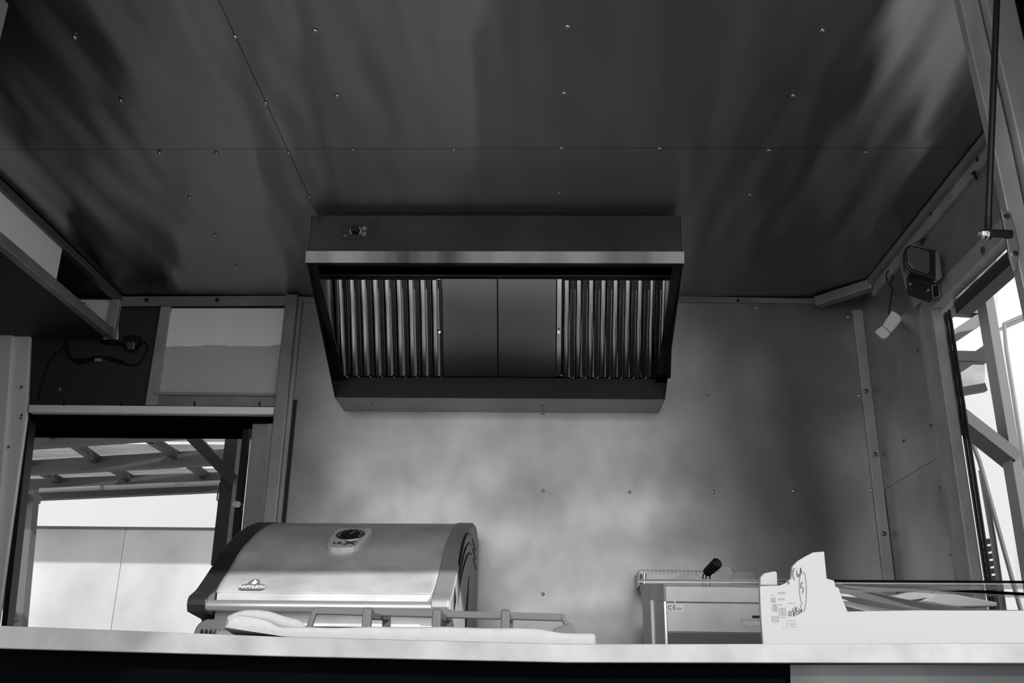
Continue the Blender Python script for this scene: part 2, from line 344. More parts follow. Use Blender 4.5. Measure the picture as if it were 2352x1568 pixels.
wt = thing('rear_worktop', (0, 3.2, .0), 'steel worktop along the back wall under grill and fryer', 'worktop')
obj('worktop_slab', MB().box(-1.45, 1.2, 2.72, D-.002, -.02, .02), m_count, wt)
obj('worktop_cabinet', MB().box(-1.45, 1.2, 2.78, D-.002, -.9, -.02), m_fry, wt)
obj('front_panel', MB().prism([at(1815, 1526, y=1.69), at(2420, 1524, y=1.69), at(2420, 1700, y=1.69), at(1818, 1700, y=1.69)], (0, .008, 0)), m_grey, wf)

# ================================================================ HOOD
YH, YB = 2.80, 3.36
hx0, hx1 = -.748, .452
hood = thing('range_hood', (-.15, D, 1.0), 'wide stainless steel extraction hood mounted on the back wall', 'extractor hood')
zt, zl, zb = 1.459, 1.286, 1.007
zl2 = 1.326
pr = [(YH, zt), (YH-.004, zl2), (YH-.012, zl2), (YH-.012, zl), (YH+.02, zl), (YH+.02, zl2+.01), (YH+.02, zt-.004), (D-.01, zt-.004), (D-.01, zt)]
canopy = MB().prism([(hx0, y, z) for y, z in [(YH, zl2), (YH, zt), (D-.005, zt), (D-.005, zt-.004), (YH+.004, zt-.004), (YH+.004, zl2)]], (hx1-hx0, 0, 0))
canopy.prism([(hx0, D-.006, zt), (hx0, D-.006, zb), (hx0, D-.003, zb), (hx0, D-.003, zt)], (hx1-hx0, 0, 0))
obj('canopy', canopy, m_hood, hood)
obj('front_lip', MB().prism([(hx0-.006, y, z) for y, z in [(YH-.010, zl2), (YH-.016, zl2-.002), (YH-.006, zl), (YH+.018, zl), (YH+.018, zl+.003)]], (hx1-hx0+.012, 0, 0)), m_lip, hood, bev=.0008)
sidep = [(YH, zt), (YH, zl), (YH+.004, zl), (YB, zb), (D-.004, zb), (D-.004, zt)]
fl = .030
for s, x in ((1, hx0), (-1, hx1)):
    sp = MB().prism([(x-.002*s, y, z) for y, z in sidep], (.003*s, 0, 0))
    # inner return flange that frames the opening
    sp.prism([(x, YH+.004, zl), (x+s*fl, YH+.004, zl), (x+s*fl, YB, zb+.062), (x, YB, zb+.062)], (0, .001, .003))
    obj('side_panel', sp, m_hood, hood)
obj('grease_trough', MB().prism([(hx0, YB, zb), (hx1, YB, zb), (hx1, YB, zb+.078), (hx0, YB, zb+.078)], (0, .003, 0))\
    .box(hx0+.03, hx1-.03, YB+.003, YB+.05, zb+.06, zb+.063), m_trough, hood)
obj('rear_flange', MB().prism([(hx0, YB+.001, zb), (hx1, YB+.001, zb), (hx1, D-.006, zb), (hx0, D-.006, zb)], (0, 0, .003)), m_flang, hood)
# filters stand steeply at the back of the cavity
def fpt(x, t, n=0):          # t 0 bottom .. 1 top on the filter plane, n = towards the viewer
    pb = Vector((0, 3.375, 1.085)); ptp = Vector((0, 3.18, 1.402)); dd = (ptp-pb); nn = Vector((0, -dd.z, dd.y)).normalized()
    if nn.y > 0: nn = -nn
    v = pb+dd*t+nn*n; v.x = x; return v
FX = [at(763, 857, y=3.375).x+.02, at(1018, 857, y=3.375).x, at(1144, 857, y=3.375).x, at(1277, 857, y=3.375).x, at(1520, 857, y=3.375).x+.01]
obj('cavity_back', MB().prism([fpt(hx0+.003, -.05, -.05), fpt(hx1-.003, -.05, -.05), fpt(hx1-.003, 1.02, -.05), fpt(hx0+.003, 1.02, -.05)], (0, .002, 0)), m_hoodi, hood)
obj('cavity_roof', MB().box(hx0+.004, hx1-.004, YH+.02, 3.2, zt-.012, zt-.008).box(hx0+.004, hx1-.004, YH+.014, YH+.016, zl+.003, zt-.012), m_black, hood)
for i in (1, 2):
    obj('blanking_panel', MB().prism([fpt(FX[i]+.0015, 0), fpt(FX[i+1]-.0015, 0), fpt(FX[i+1]-.0015, 1), fpt(FX[i]+.0015, 1)], (0, .004, .001)), m_blank, hood, bev=.0008)
def baffle(xa, xb, x_first, step, cnt, lastw):
    f = thing('baffle_filter', (0, 0, 0)); f.parent = hood; f.location = (0, 0, 0); f['org_'] = hood['org_']
    return f
fsc = [(0, [(795, 783), (806, 810)], FX[0], FX[1], 9), (1, [], FX[3], FX[4], 9)]
for side, xa, xb in ((0, FX[0], FX[1]), (1, FX[3], FX[4])):
    step = (xb-xa)/9.05; fr = MB(); bf = MB()
    fr.prism([fpt(xa, -.005, 0), fpt(xb, -.005, 0), fpt(xb, .045, 0), fpt(xa, .045, 0)], (0, .012, 0))
    if side == 0: fr.prism([fpt(xb-.018, 0, 0), fpt(xb-.001, 0, 0), fpt(xb-.001, 1, 0), fpt(xb-.018, 1, 0)], (0, .012, 0)); xs = [xa+.006+step*k for k in range(9)]
    else: fr.prism([fpt(xa+.001, 0, 0), fpt(xa+.018, 0, 0), fpt(xa+.018, 1, 0), fpt(xa+.001, 1, 0)], (0, .012, 0)); xs = [xa+.024+step*k for k in range(9)]
    par = obj('baffle_filter', fr, m_filt, hood, bev=.001)
    for x in xs:
        n_ = 10; rw = step*.30
        def chan(u, v, x=x, rw=rw, step=step):
            # raised rounded baffle between two slots
            a_ = math.pi*u; ww = step*.33
            return fpt(x+step*.30-ww*math.cos(a_), .03+.96*v, .010*math.sin(a_)**.6)
        sl0 = [fpt(x+step*.80-step*.17*math.cos(math.pi*k/8), .045-.036*math.sin(math.pi*k/8), .0012) for k in range(9)]
        obj('slot', MB().prism(sl0+[fpt(x+step*.97, .99, .0012), fpt(x+step*.63, .99, .0012)], (0, .0008, 0)), m_hoodi, par)
        bf = MB().grid(chan, 12, 1)
        # slot end: rounded rim
        rim = []
        for k in range(9):
            a_ = math.pi*k/8; rim.append(fpt(x+step*.80-step*.16*math.cos(a_), .045-.035*math.sin(a_), .002))
        bf.tube([fpt(x+step*.64, .9, .002)]+rim+[fpt(x+step*.96, .9, .002)], .0012, 6)
        obj('baffle', bf, m_filt, par, smooth=True)
    obj('slot_backing', MB().prism([fpt(xa, .0, -.02), fpt(xb, .0, -.02), fpt(xb, 1, -.02), fpt(xa, 1, -.02)], (0, .002, 0)), m_hoodi, par)
    k = fpt(xb-.009 if side == 0 else xa+.009, .47, .0)
    obj('filter_clip', MB().tube([k, k+Vector((0, -.012, -.004))], .005, 10).tube([k+Vector((0, -.013, .002)), k+Vector((0, -.013, .012))], .002, 8), m_chr, par, smooth=True)
# control panel
def rrect(x0, x1, z0, z1, r, y, n=5):
    P = []
    for cx, cz, a0 in ((x1-r, z1-r, 0), (x0+r, z1-r, 90), (x0+r, z0+r, 180), (x1-r, z0+r, 270)):
        for k in range(n+1): a_ = math.radians(a0+90*k/n); P.append((cx+r*math.cos(a_), y, cz+r*math.sin(a_)))
    return P
yp = YH-.0015
c0 = at(782, 551, y=YH); c1 = at(867, 513, y=YH)
cp = obj('control_panel', MB().prism(rrect(c0.x, c1.x, c0.z, c1.z, .008, YH-.0015), (0, .0015, 0)), m_film, hood)
kn = at(817, 531, y=YH)
kx = Vector((kn.x, yp, kn.z))
obj('control_knob', MB().tube([kx, kx+Vector((0, -.004, 0)), kx+Vector((0, -.016, 0)), kx+Vector((0, -.018, 0))], [.0135, .0135, .0125, .011], 24), m_black, cp, smooth=True)
m_pr = mat('print_grey', .45, .6)
for a0, a1 in ((-40, 55), (150, 215)):
    n_ = 10; ring = MB()
    for k in range(n_):
        q = [kx+Vector((r*math.cos(math.radians(a)), -.0004, r*math.sin(math.radians(a)))) for a, r in ((a0+(a1-a0)*k/n_, .0155), (a0+(a1-a0)*(k+1)/n_, .0155), (a0+(a1-a0)*(k+1)/n_, .0185), (a0+(a1-a0)*k/n_, .0185))]
        ring.prism(q, (0, .0004, 0))
    obj('knob_scale', ring, m_pr, cp)
for (px_, py_) in ((837, 525), (836, 537)):
    q = at(px_, py_, y=YH); b_ = MB(); r_ = .0055
    for dx, dz, sx_, sz_ in ((0, r_, r_, .0006), (0, -r_, r_, .0006), (r_, 0, .0006, r_), (-r_, 0, .0006, r_)): b_.obox((q.x+dx, yp-.0003, q.z+dz), (sx_, 0, 0), (0, .0003, 0), (0, 0, sz_))
    if py_ == 525:
        for k in range(8):
            a_ = k*math.pi/4; b_.obox((q.x+.0025*math.cos(a_), yp-.0003, q.z+.0025*math.sin(a_)), (.0011*math.cos(a_), 0, .0011*math.sin(a_)), (0, .0003, 0), (-.0007*math.sin(a_), 0, .0007*math.cos(a_)))
    else: b_.tube([(q.x, yp-.0006, q.z+.0005), (q.x, yp, q.z+.0005)], .0022, 12).obox((q.x, yp-.0003, q.z-.0025), (.001, 0, 0), (0, .0003, 0), (0, 0, .001))
    obj('control_symbol', b_, m_pr, cp)
q = at(792, 542, y=YH); text('ce_mark', 'CE', (q.x, yp-.0004, q.z), (1, 0, 0), (0, 0, 1), .0075, m_pr, cp)
screws([(at(857, 928, z=zb).x, at(857, 928, z=zb).y, zb-.001), (at(1247, 932, z=zb).x, at(1247, 932, z=zb).y, zb-.001)], hood, (0, 0, -1), .007)

# ================================================================ GRILL
RG = (-.038, -.612, 3.15)
grill = thing('gas_grill', (-.612, 3.15, .02), 'stainless steel gas grill with curved lid, stands left on the rear worktop', 'grill')
gx0, gx1 = -.985, -.236
prof = [(2.845, .262), (2.868, .288), (2.943, .347), (3.008, .402), (3.10, .456), (3.2, .503), (3.3, .535), (3.38, .549), (3.45, .545), (3.49, .52), (3.505, .46), (3.505, .2)]
def cat(P, n=6):
    out = []
    for i in range(len(P)-1):
        p = [P[max(i-1, 0)], P[i], P[i+1], P[min(i+2, len(P)-1)]]
        for k in range(n):
            t = k/n; out.append(tuple(.5*((2*p[1][j])+(-p[0][j]+p[2][j])*t+(2*p[0][j]-5*p[1][j]+4*p[2][j]-p[3][j])*t*t+(-p[0][j]+3*p[1][j]-3*p[2][j]+p[3][j])*t**3) for j in range(len(P[0]))))
    return out+[tuple(P[-1])]
cprof = cat([(2.778, .222), (2.785, .245), (2.83, .268)]+[(y-.004, z+.004) for y, z in prof[1:10]]+[(3.512, .46), (3.512, .12)])
inner = cat([(2.80, .198), (2.86, .20), (2.9, .235), (2.93, .26)])
for nm, xa, xb, mt in (('end_cap', gx0, gx0+.058, m_cap), ('end_cap', gx1-.052, gx1, m_grey2)):
    poly = cprof+[(2.98, .12), (2.90, .19), (2.83, .198), (2.787, .203)]
    b_ = MB().prism([(xa, y, z) for y, z in poly], (xb-xa, 0, 0))
    ec = obj(nm, b_, mt, grill, rot=RG, bev=.004, label='dark grey end cap' if xa < -.9 else None)
    if xa > -.9:
        sp = obj('side_plate', MB().prism([(xb, y, z) for y, z in [(p[0]+.006, p[1]-.006) for p in cprof]+[(3.0, .11), (2.86, .19)]], (.003, 0, 0)), m_capr, grill, rot=RG)
        gr = MB()
        for off in (0, .035, .07):
            pth = cat([(xb+.0035, 2.93+off*.35, .29-off*.7), (xb+.0035, 2.97+off*.5, .37-off*.7), (xb+.0035, 3.05+off*.75, .44-off*.75), (xb+.0035, 3.16+off*.8, .485-off*.8), (xb+.0035, 3.27+off*.7, .495-off*.85)], 5)
            n_ = len(pth); gr.tube(pth, [max(.0008, .0045*math.sin(math.pi*(i+.3)/(n_+.6))) for i in range(n_)], 6)
            gr.tube([(xb+.0035, 3.30+off*.7, .488-off*.85), (xb+.0035, 3.41+off*.5, .465-off*.85)], .0025, 6)
        gr.tube([(xb+.0035, 3.24, .36), (xb+.0035, 3.20, .28), (xb+.0035, 3.17, .2), (xb+.0035, 3.16, .12)], [.001, .004, .005, .005], 6)
        gr.tube([(xb+.0035, 2.87, .285), (xb+.0035, 2.865, .25), (xb+.0035, 2.87, .215)], [.001, .007, .001], 6)
        obj('decor_groove', gr, m_black, sp, rot=RG)
        obj('rivet', MB().tube([(xb+.003, 3.38, .235), (xb+.008, 3.38, .235)], .008, 12), m_chr, sp, rot=RG, smooth=True)
lp = cat(prof)
lid = obj('lid', MB().grid(lambda u, v: (gx0+.05+(gx1-gx0-.095)*u, lp[min(int(round(v*(len(lp)-1))), len(lp)-1)][0], lp[min(int(round(v*(len(lp)-1))), len(lp)-1)][1]), 30, len(lp)-1), m_lid, grill, rot=RG, smooth=True, solid=.003)
hb = MB().tube([(gx0+.054, 2.795, .222), (gx1-.05, 2.795, .222)], .0155, 24)
obj('handle_bar', hb, m_hand, grill, rot=RG, smooth=True)
obj('lid_skirt', MB().box(gx0+.06, gx1-.055, 2.845, 2.852, .17, .262), m_lid, grill, rot=RG, bev=.002)
obj('fire_box', MB().box(gx0+.07, gx1-.06, 2.86, 3.49, .03, .20), m_blackm, grill, rot=RG)
obj('control_fascia', MB().box(gx0+.08, gx1-.06, 2.80, 2.862, .03, .155), m_fry, grill, rot=RG, bev=.01)
# louvred shoulder on the left
cs = cat([(gx0+.012, 2.82, .03), (gx0+.013, 2.82, .13), (gx0+.02, 2.82, .165), (gx0+.04, 2.82, .183), (gx0+.075, 2.82, .186), (gx0+.24, 2.82, .18)], 4)
sh = obj('shoulder', MB().prism([Vector(p) for p in cs]+[Vector((gx0+.24, 2.82, .03))], (0, .06, 0)), m_shold, grill, rot=RG, bev=.004)
for k in range(11):
    x = gx0+.037+k*.0135*.95
    sl_ = MB().prism(rrect(x, x+.0065, .075, .156-.0008*k, .003, 2.8185), (0, .002, 0))
    obj('vent_slot', sl_, m_black, sh, rot=RG)
    obj('vent_rim', MB().tube([(x-.0012, 2.818, .08), (x-.0012, 2.818, .153), (x+.001, 2.818, .1575), (x+.006, 2.818, .1575)], .0011, 6), m_chr, sh, rot=RG, smooth=True)
# thermometer housing on the lid
def lidpt(x, s, n=0):        # s = index along lid profile (0..1), n = off the surface
    i = s*(len(lp)-1); k = min(int(i), len(lp)-2); t = i-k; y = lp[k][0]*(1-t)+lp[k+1][0]*t; z = lp[k][1]*(1-t)+lp[k+1][1]*t
    d = Vector((0, lp[k+1][0]-lp[k][0], lp[k+1][1]-lp[k][1])).normalized(); nn = Vector((0, -d.z, d.y)); return Vector((x, y, z))+nn*n
def lids(px, py):            # nearest lid parameter to a pixel
    best = None
    for i in range(0, 260):
        s = i/400
        p = lidpt(0, s); ray_ = fwd+R2*((px-1176)/F)-U2*((py-784)/F)
        x = ray_.x*p.y/ray_.y; e = abs(ray_.z*p.y/ray_.y-p.z)
        if best is None or e < best[0]: best = (e, s, x)
    return best[2], best[1]
def unrot(x, y):
    c_, s_ = math.cos(-RG[0]), math.sin(-RG[0]); dx, dy = x-RG[1], y-RG[2]; return RG[1]+dx*c_-dy*s_
tx0, ts0 = lids(787, 1270); tx1, ts1 = lids(795, 1224)
p_b = lidpt(tx0, ts0, 0); p_t = lidpt(tx1, ts1, 0)
uw = (p_t-p_b).normalized(); uw.x = 0; uw.normalize(); nn = Vector((0, -uw.z, uw.y)); Lh = (p_t-p_b).length
cx = tx0+.002; outline = []
for u_, v_ in [(-.030, .06), (-.038, .18), (-.042, .5), (-.040, .8), (-.036, .95), (.040, .97), (.044, .9), (.040, .5), (.034, .18), (.026, .04), (.0, .0), (-.022, .01)]:
    outline.append(Vector((cx+u_*1.4, 0, 0))+Vector((0, p_b.y, p_b.z))+uw*(v_*Lh*1.03))
th = obj('thermometer_housing', MB().prism([o_+nn*.018 for o_ in outline], -nn*.03), m_house, lid, rot=RG, bev=.004, seg=3)
tcn_ = Vector((cx+.003, p_b.y, p_b.z))+uw*(Lh*.64)+nn*.018
dial = MB(); u1 = Vector((1, 0, 0))
def disc(c, r, n, d, seg=28, a0=0, a1=360):
    return [c+(u1*math.cos(math.radians(a0+(a1-a0)*k/seg))+uw*math.sin(math.radians(a0+(a1-a0)*k/seg)))*r for k in range(seg)]
obj('dial_rim', MB().prism(disc(tcn_, .047, 0, 0), nn*.0015), m_chr, th, rot=RG)
obj('dial_face', MB().prism(disc(tcn_+nn*.0015, .0435, 0, 0), nn*.0008), m_black, th, rot=RG)
tk = MB()
for k in range(15):
    a_ = math.radians(-30+240*k/14); dr = u1*math.cos(a_)+uw*math.sin(a_); tk.obox(tcn_+nn*.0026+dr*.037, dr*.0045, dr.cross(nn)*.001, nn*.0003)
tk.obox(tcn_+nn*.003+(uw*.8+u1*.3)*.014, (uw*.8+u1*.3)*.016, (u1*.8-uw*.3)*.0012, nn*.0003)
obj('dial_marks', tk, m_pr, th, rot=RG)
tt = Vector((cx-.004, p_b.y, p_b.z))+uw*(Lh*.22)+nn*.0188
text('model_lettering', 'LE', tt+u1*-.022, (1, 0, 0), uw, .022, m_ink, th, bold=.0004, sxx=1.3)
text('model_lettering', 'X', tt+u1*.018, (1, 0, 0), uw, .04, m_ink, th, bold=.0012, sxx=1.4)
# maker's badge low on the lid
bx_, bs_ = lids(587, 1350); bp = lidpt(bx_, bs_, .0); bt_ = lidpt(bx_, bs_+.02, 0); bu = (bt_-bp).normalized(); bn_ = Vector((0, -bu.z, bu.y))
m_badge = mat('badge_grey', .13, .5); m_badge2 = mat('badge_pale', .7, .5)
U = lambda a_, b_, c_=.004: bp+u1*a_+bu*b_+bn_*c_
W2, H2 = .040, .013
pts = []
for k in range(9): a_ = math.radians(-90+180*k/8); pts.append((W2-H2+H2*math.cos(a_), H2*math.sin(a_)*.95))
for k in range(13):
    a_ = math.radians(12+156*k/12); pts.append((.019*math.cos(a_), .010+.026*math.sin(a_)))
for k in range(9): a_ = math.radians(90+180*k/8); pts.append((-W2+H2+H2*math.cos(a_), H2*math.sin(a_)*.95))
bd = obj('maker_badge', MB().prism([U(x, y) for x, y in pts], bn_*.0015), m_badge, lid, rot=RG)
cr_, sr_ = math.cos(RG[0]), math.sin(RG[0])
def rotp(p): x, y = p.x-RG[1], p.y-RG[2]; return Vector((RG[1]+x*cr_-y*sr_, RG[2]+x*sr_+y*cr_, p.z))
text('badge_lettering', 'NAPOLEON', rotp(U(0, -.0005, .0062)), (cr_, sr_, 0), bu, .0165, m_badge2, bd, bold=.0005, sxx=.86)
flm = [(0, .033), (.004, .026), (.0035, .022), (.007, .026), (.0085, .021), (.006, .014), (.001, .0115), (.0, .016), (-.001, .0115), (-.006, .014), (-.008, .021), (-.0055, .019), (-.004, .024), (-.002, .028)]
obj('badge_flame', MB().prism([U(x, y, .0056) for x, y in flm], bn_*.0006), m_badge2, bd, rot=RG)

# ================================================================ THINGS ON THE FRONT COUNTER
# foam sheet
Pf = [(508, 1452), (512, 1425), (540, 1410), (580, 1412), (612, 1420), (640, 1438), (760, 1438), (1000, 1437), (1180, 1440), (1240, 1441), (1290, 1450), (1330, 1452), (1372, 1453)]
top = [at(x, y, y=1.69) for x, y in Pf]
def topz(x):
    for i in range(len(top)-1):
        if x <= top[i+1].x: t = (x-top[i].x)/(top[i+1].x-top[i].x); t = max(0, t); return top[i].z*(1-t)+top[i+1].z*t
    return top[-1].z
fx0, fx1 = top[0].x, top[-1].x
def foam(u, v):
    x = fx0+(fx1-fx0)*u; zb_ = ztop(x)+.002; zt_ = topz(x)-.0006*math.sin(x*50)
    lift = .012*max(0, 1-(x-fx0)/.11)
    ang = [(0, zb_+lift), (-.002, (zb_+lift+zt_)/2), (.002, zt_-.001), (.02, zt_), (.09, zt_-.003), (.155, zt_-.009), (.16, zb_+.002), (.09, zb_), (0, zb_+lift)]
    k = min(int(round(v*8)), 8); e = 0
    return (x, 1.69+ang[k][0], ang[k][1])
fs_ = MB().grid(foam, 60, 8)
n0 = 61; fs_.f.append(tuple(i*n0 for i in range(8))); fs_.f.append(tuple(i*n0+60 for i in range(8))[::-1])
obj('foam_sheet', fs_, m_foam, smooth=True, sub=1, label='long white foam sheet lying along the front counter edge', cat='foam sheet')
fr_ = cat([tuple(at(x, y, y=1.78)) for x, y in [(520, 1433), (560, 1417), (610, 1418), (650, 1430), (700, 1442)]], 6)
obj('foam_roll', MB().tube(fr_, [.004, .008]+[.012]*(len(fr_)-5)+[.01, .007, .003], 12), m_foam, smooth=True, label='small curled piece of white foam behind left end of the foam sheet', cat='foam')
# pan support
YG = 2.02
gt = thing('pan_support', (-.2, YG, .085), 'grey cast hob pan support standing behind the white foam sheet', 'hob grate')
gA, gB = at(722, 1402, y=YG), at(1295, 1418, y=YG)
obj('long_bar', MB().beam(gA, gB, .011, .0145), m_grate, gt, bev=.0025)
def tocounter(p, q): t = (p.z-(ztop(q.x)+.001))/(p.z-q.z); return p.lerp(q, t)
obj('leg', MB().beam(gA+Vector((.002, 0, .003)), tocounter(gA, at(700, 1470, y=YG)), .011, .013, (0, 1, 0)), m_grate, gt, bev=.0025)
obj('leg', MB().beam(gB+Vector((-.003, 0, .003)), tocounter(gB, at(1322, 1470, y=YG)), .011, .014, (0, 1, 0)), m_grate, gt, bev=.0025)
ft = at(1308, 1448, y=YG-.06)
obj('corner_foot', MB().prism([at(1262, 1456, y=YG-.08), at(1276, 1442, y=YG-.08), at(1308, 1430, y=YG-.08), at(1316, 1433, y=YG-.08), at(1332, 1457, y=YG-.08)], (0, .03, 0)), m_grate, gt, bev=.003)
for px_ in (843, 1003, 1161):
    t0 = at(px_, 1396+(px_-843)*.012, y=1.90); y0 = t0.y; x0_ = t0.x
    th_ = .017
    zc_ = ztop(x0_)+.001; poly = [(y0, zc_), (y0, t0.z-.004), (y0+.006, t0.z+.002), (y0+.02, t0.z+.001), (y0+.06, t0.z-.006), (YG+.1, t0.z-.004+.012), (YG+.14, t0.z+.008), (YG+.16, zc_), (YG+.146, zc_), (YG+.125, t0.z-.006), (y0+.06, t0.z-.018), (y0+.018, t0.z-.018), (y0+.014, zc_)]
    obj('finger', MB().prism([(x0_-th_/2, y, z) for y, z in poly], (th_, 0, 0)), m_grate, gt, bev=.003, seg=3)

# white box (bag over polystyrene) with label and handwriting
YX = 1.70
bx = thing('white_box', (.6, 1.8, .083), 'large torn white carton with printed label, standing on the right of the front counter', 'box')
P_ = [(1753, 1480), (1749, 1430), (1747, 1400), (1745, 1345), (1792, 1344), (1806, 1338), (1817, 1328), (1820, 1300), (1832, 1288), (1850, 1277), (1868, 1268), (1893, 1266), (1899, 1328), (1916, 1333), (1919, 1347), (1927, 1350), (1930, 1363), (1947, 1404), (2100, 1401), (2420, 1402), (2420, 1477)]
obj('front_wall', MB().prism([at(x, y, y=YX) for x, y in P_], (0, .012, 0)), m_card, bx, bev=.001)
P_ = [(1746, 1344), (1746, 1326), (1755, 1316), (1780, 1311), (1785, 1314), (1786, 1344)]
obj('side_flap', MB().prism([at(x, y, y=YX+.025) for x, y in P_], (0, .02, 0)), m_card, bx, bev=.003)
lft = at(1753, 1480, y=YX).x
obj('side_wall', MB().prism([(lft+.002, YX+.013, .0885), (lft+.075, YX+.26, .0885), (lft+.075, YX+.26, .15), (lft+.002, YX+.013, .17)], (.008, 0, 0)), m_card, bx)
obj('back_wall', MB().box(lft+.09, .86, YX+.262, YX+.272, .0885, .112), m_card, bx)
obj('box_base', MB().box(lft+.09, .86, YX+.014, YX+.26, .0885, .093), m_card, bx)
yq = YX-.0006
def mark(name, polys, m_):
    b_ = MB()
    for P in polys: b_.prism([at(x, y, y=yq) for x, y in P], (0, .0005, 0))
    return obj(name, b_, m_, lab)
lab = obj('printed_label', MB().prism([at(x, y, y=YX-.0001) for x, y in [(1768, 1358), (1828, 1356), (1832, 1443), (1772, 1445)]], (0, .0001, 0)), m_card, bx)
m_p2 = mat('label_print_grey', .22, .7)
def R_(x0, y0, x1, y1): return [(x0, y0), (x1, y0), (x1+1, y1), (x0+1, y1)]
bars = []
random.seed(9)
def barcode(x0, y0, x1, y1, p=1.5):
    x = x0
    while x < x1: wd = random.choice([.5, .8, 1.2]); bars.append([(x, y0), (x+wd, y0), (x+wd+(y1-y0)*.06, y1), (x+(y1-y0)*.06, y1)]); x += wd+random.choice([.4, .7, 1.0])*p
barcode(1771, 1372, 1781, 1383, .5); barcode(1773.5, 1387, 1785, 1404, 1.3); barcode(1789, 1395, 1806, 1413, .35); barcode(1773, 1414, 1789, 1428, .35)
bars += [R_(1772, 1364, 1778, 1368), R_(1814, 1423, 1827, 1427), R_(1815, 1436, 1828, 1440)]
mark('barcode', bars, m_p2)
dash = []
for (x0, y0, x1, h_) in [(1787, 1359, 1805, 5), (1787, 1373, 1803, 5), (1789, 1386, 1797, 4), (1810, 1384, 1827, 2), (1793, 1416, 1804, 2.5), (1815, 1431, 1829, 3), (1806, 1424, 1810, 1.5), (1806, 1430, 1811, 1.5), (1806, 1434, 1811, 1.5), (1797, 1439, 1810, 1.5), (1779, 1431, 1784, 1.5)]:
    x = x0
    while x < x1: wd = random.uniform(.8, 1.8); dash.append([(x, y0), (x+wd*.5, y0), (x+wd*.5, y0+h_), (x, y0+h_)]); x += wd+.5
mark('small_print', dash, m_p2)
def stroke(pts_, w_=.0007, cl=False):
    return [at(x, y, y=yq-.0003) for x, y in pts_]
hw = MB()
for P in [[(1825, 1304), (1822, 1310), (1821, 1322), (1825, 1331)], [(1830, 1309), (1831, 1324)], [(1830, 1303.5), (1830.3, 1304.5)], [(1834, 1326), (1834, 1316), (1838, 1324), (1839, 1303)], [(1839, 1303), (1842, 1318)], [(1838, 1313), (1842, 1310)],
          [(1841, 1338), (1839, 1350), (1843, 1347), (1846, 1353), (1843, 1362)], [(1841, 1338), (1845, 1337)],
          [(1810, 1335), (1811, 1342), (1813, 1336)],
          [(1823, 1415), (1821, 1396), (1826, 1414), (1827, 1392)], [(1829, 1396), (1831, 1412), (1835, 1409)], [(1829.5, 1397), (1833, 1394)], [(1830, 1404), (1833, 1402)], [(1837, 1397), (1835, 1404), (1837, 1409)], [(1840, 1399), (1839, 1406), (1841, 1406), (1840, 1400)],
          [(1815, 1402), (1812, 1405), (1812, 1412), (1815, 1415)], [(1818, 1402), (1816, 1408), (1818, 1414)], [(1816, 1408), (1818, 1408)]]:
    hw.tube(stroke(P), .0005, 5)
ov = [(1845+7.5*math.cos(t_), 1358+46*math.sin(t_)) for t_ in [math.radians(a_) for a_ in range(-80, 150, 10)]]
hw.tube(stroke(ov), .0003, 5)
hw.tube(stroke([(1837, 1325), (1836, 1345), (1837, 1365), (1840, 1380), (1844, 1388)]), .0003, 5)
obj('handwriting', hw, m_ink, lab)

# glass shelves
g1 = [at(1465, 1327, z=.19), at(2420, 1330, z=.19), at(2440, 1352, z=.19), at(1850, 1352, z=.19)]
gz = Vector((0, 0, .006))
glp = mat('glass_plate', .30, .1, 0, alpha=.4, spec=.5)
gq = []
A0 = at(1465, 1329, y=1.79); A1 = at(2430, 1334, y=1.79); B1 = A1+Vector((.1, .03, -.001)); B0 = A0+Vector((.42, .13, -.001))
glA = thing('glass_shelf', (.6, 1.85, .19), 'nearer of the two clear glass shelf plates above the right of the counter', 'glass shelf', 'glass shelf plates')
obj('glass_plate', MB().prism([A0, A1, A1+Vector((0, .012, 0)), B0+Vector((.3, -.115, 0)), B0, A0+Vector((.004, .006, 0))], (0, 0, -.0065)), glp, glA)
obj('ground_edge', MB().beam(A0+Vector((.0, -.0006, -.002)), A0.lerp(A1, .44)+Vector((.0, -.0006, -.002)), .001, .003), m_cap, glA)
obj('ground_edge', MB().beam(A0.lerp(A1, .44)+Vector((.0, -.0006, -.002)), A1+Vector((0, -.0006, -.002)), .001, .0045), m_void, glA)
C0 = at(1935, 1338, y=2.03); C1 = at(2440, 1366, y=2.03)
glB = thing('glass_shelf', (.8, 2.03, .19), 'farther glass shelf plate, slanting down to the right behind the white carton', 'glass shelf', 'glass shelf plates')
obj('glass_plate', MB().prism([C0, C1, C1+Vector((0, .016, 0)), C0+Vector((0, .016, 0))], (0, 0, -.009)), glp, glB)
obj('ground_edge', MB().beam(C0+Vector((0, -.0006, -.0025)), C1+Vector((0, -.0006, -.0025)), .001, .006), m_void, glB)
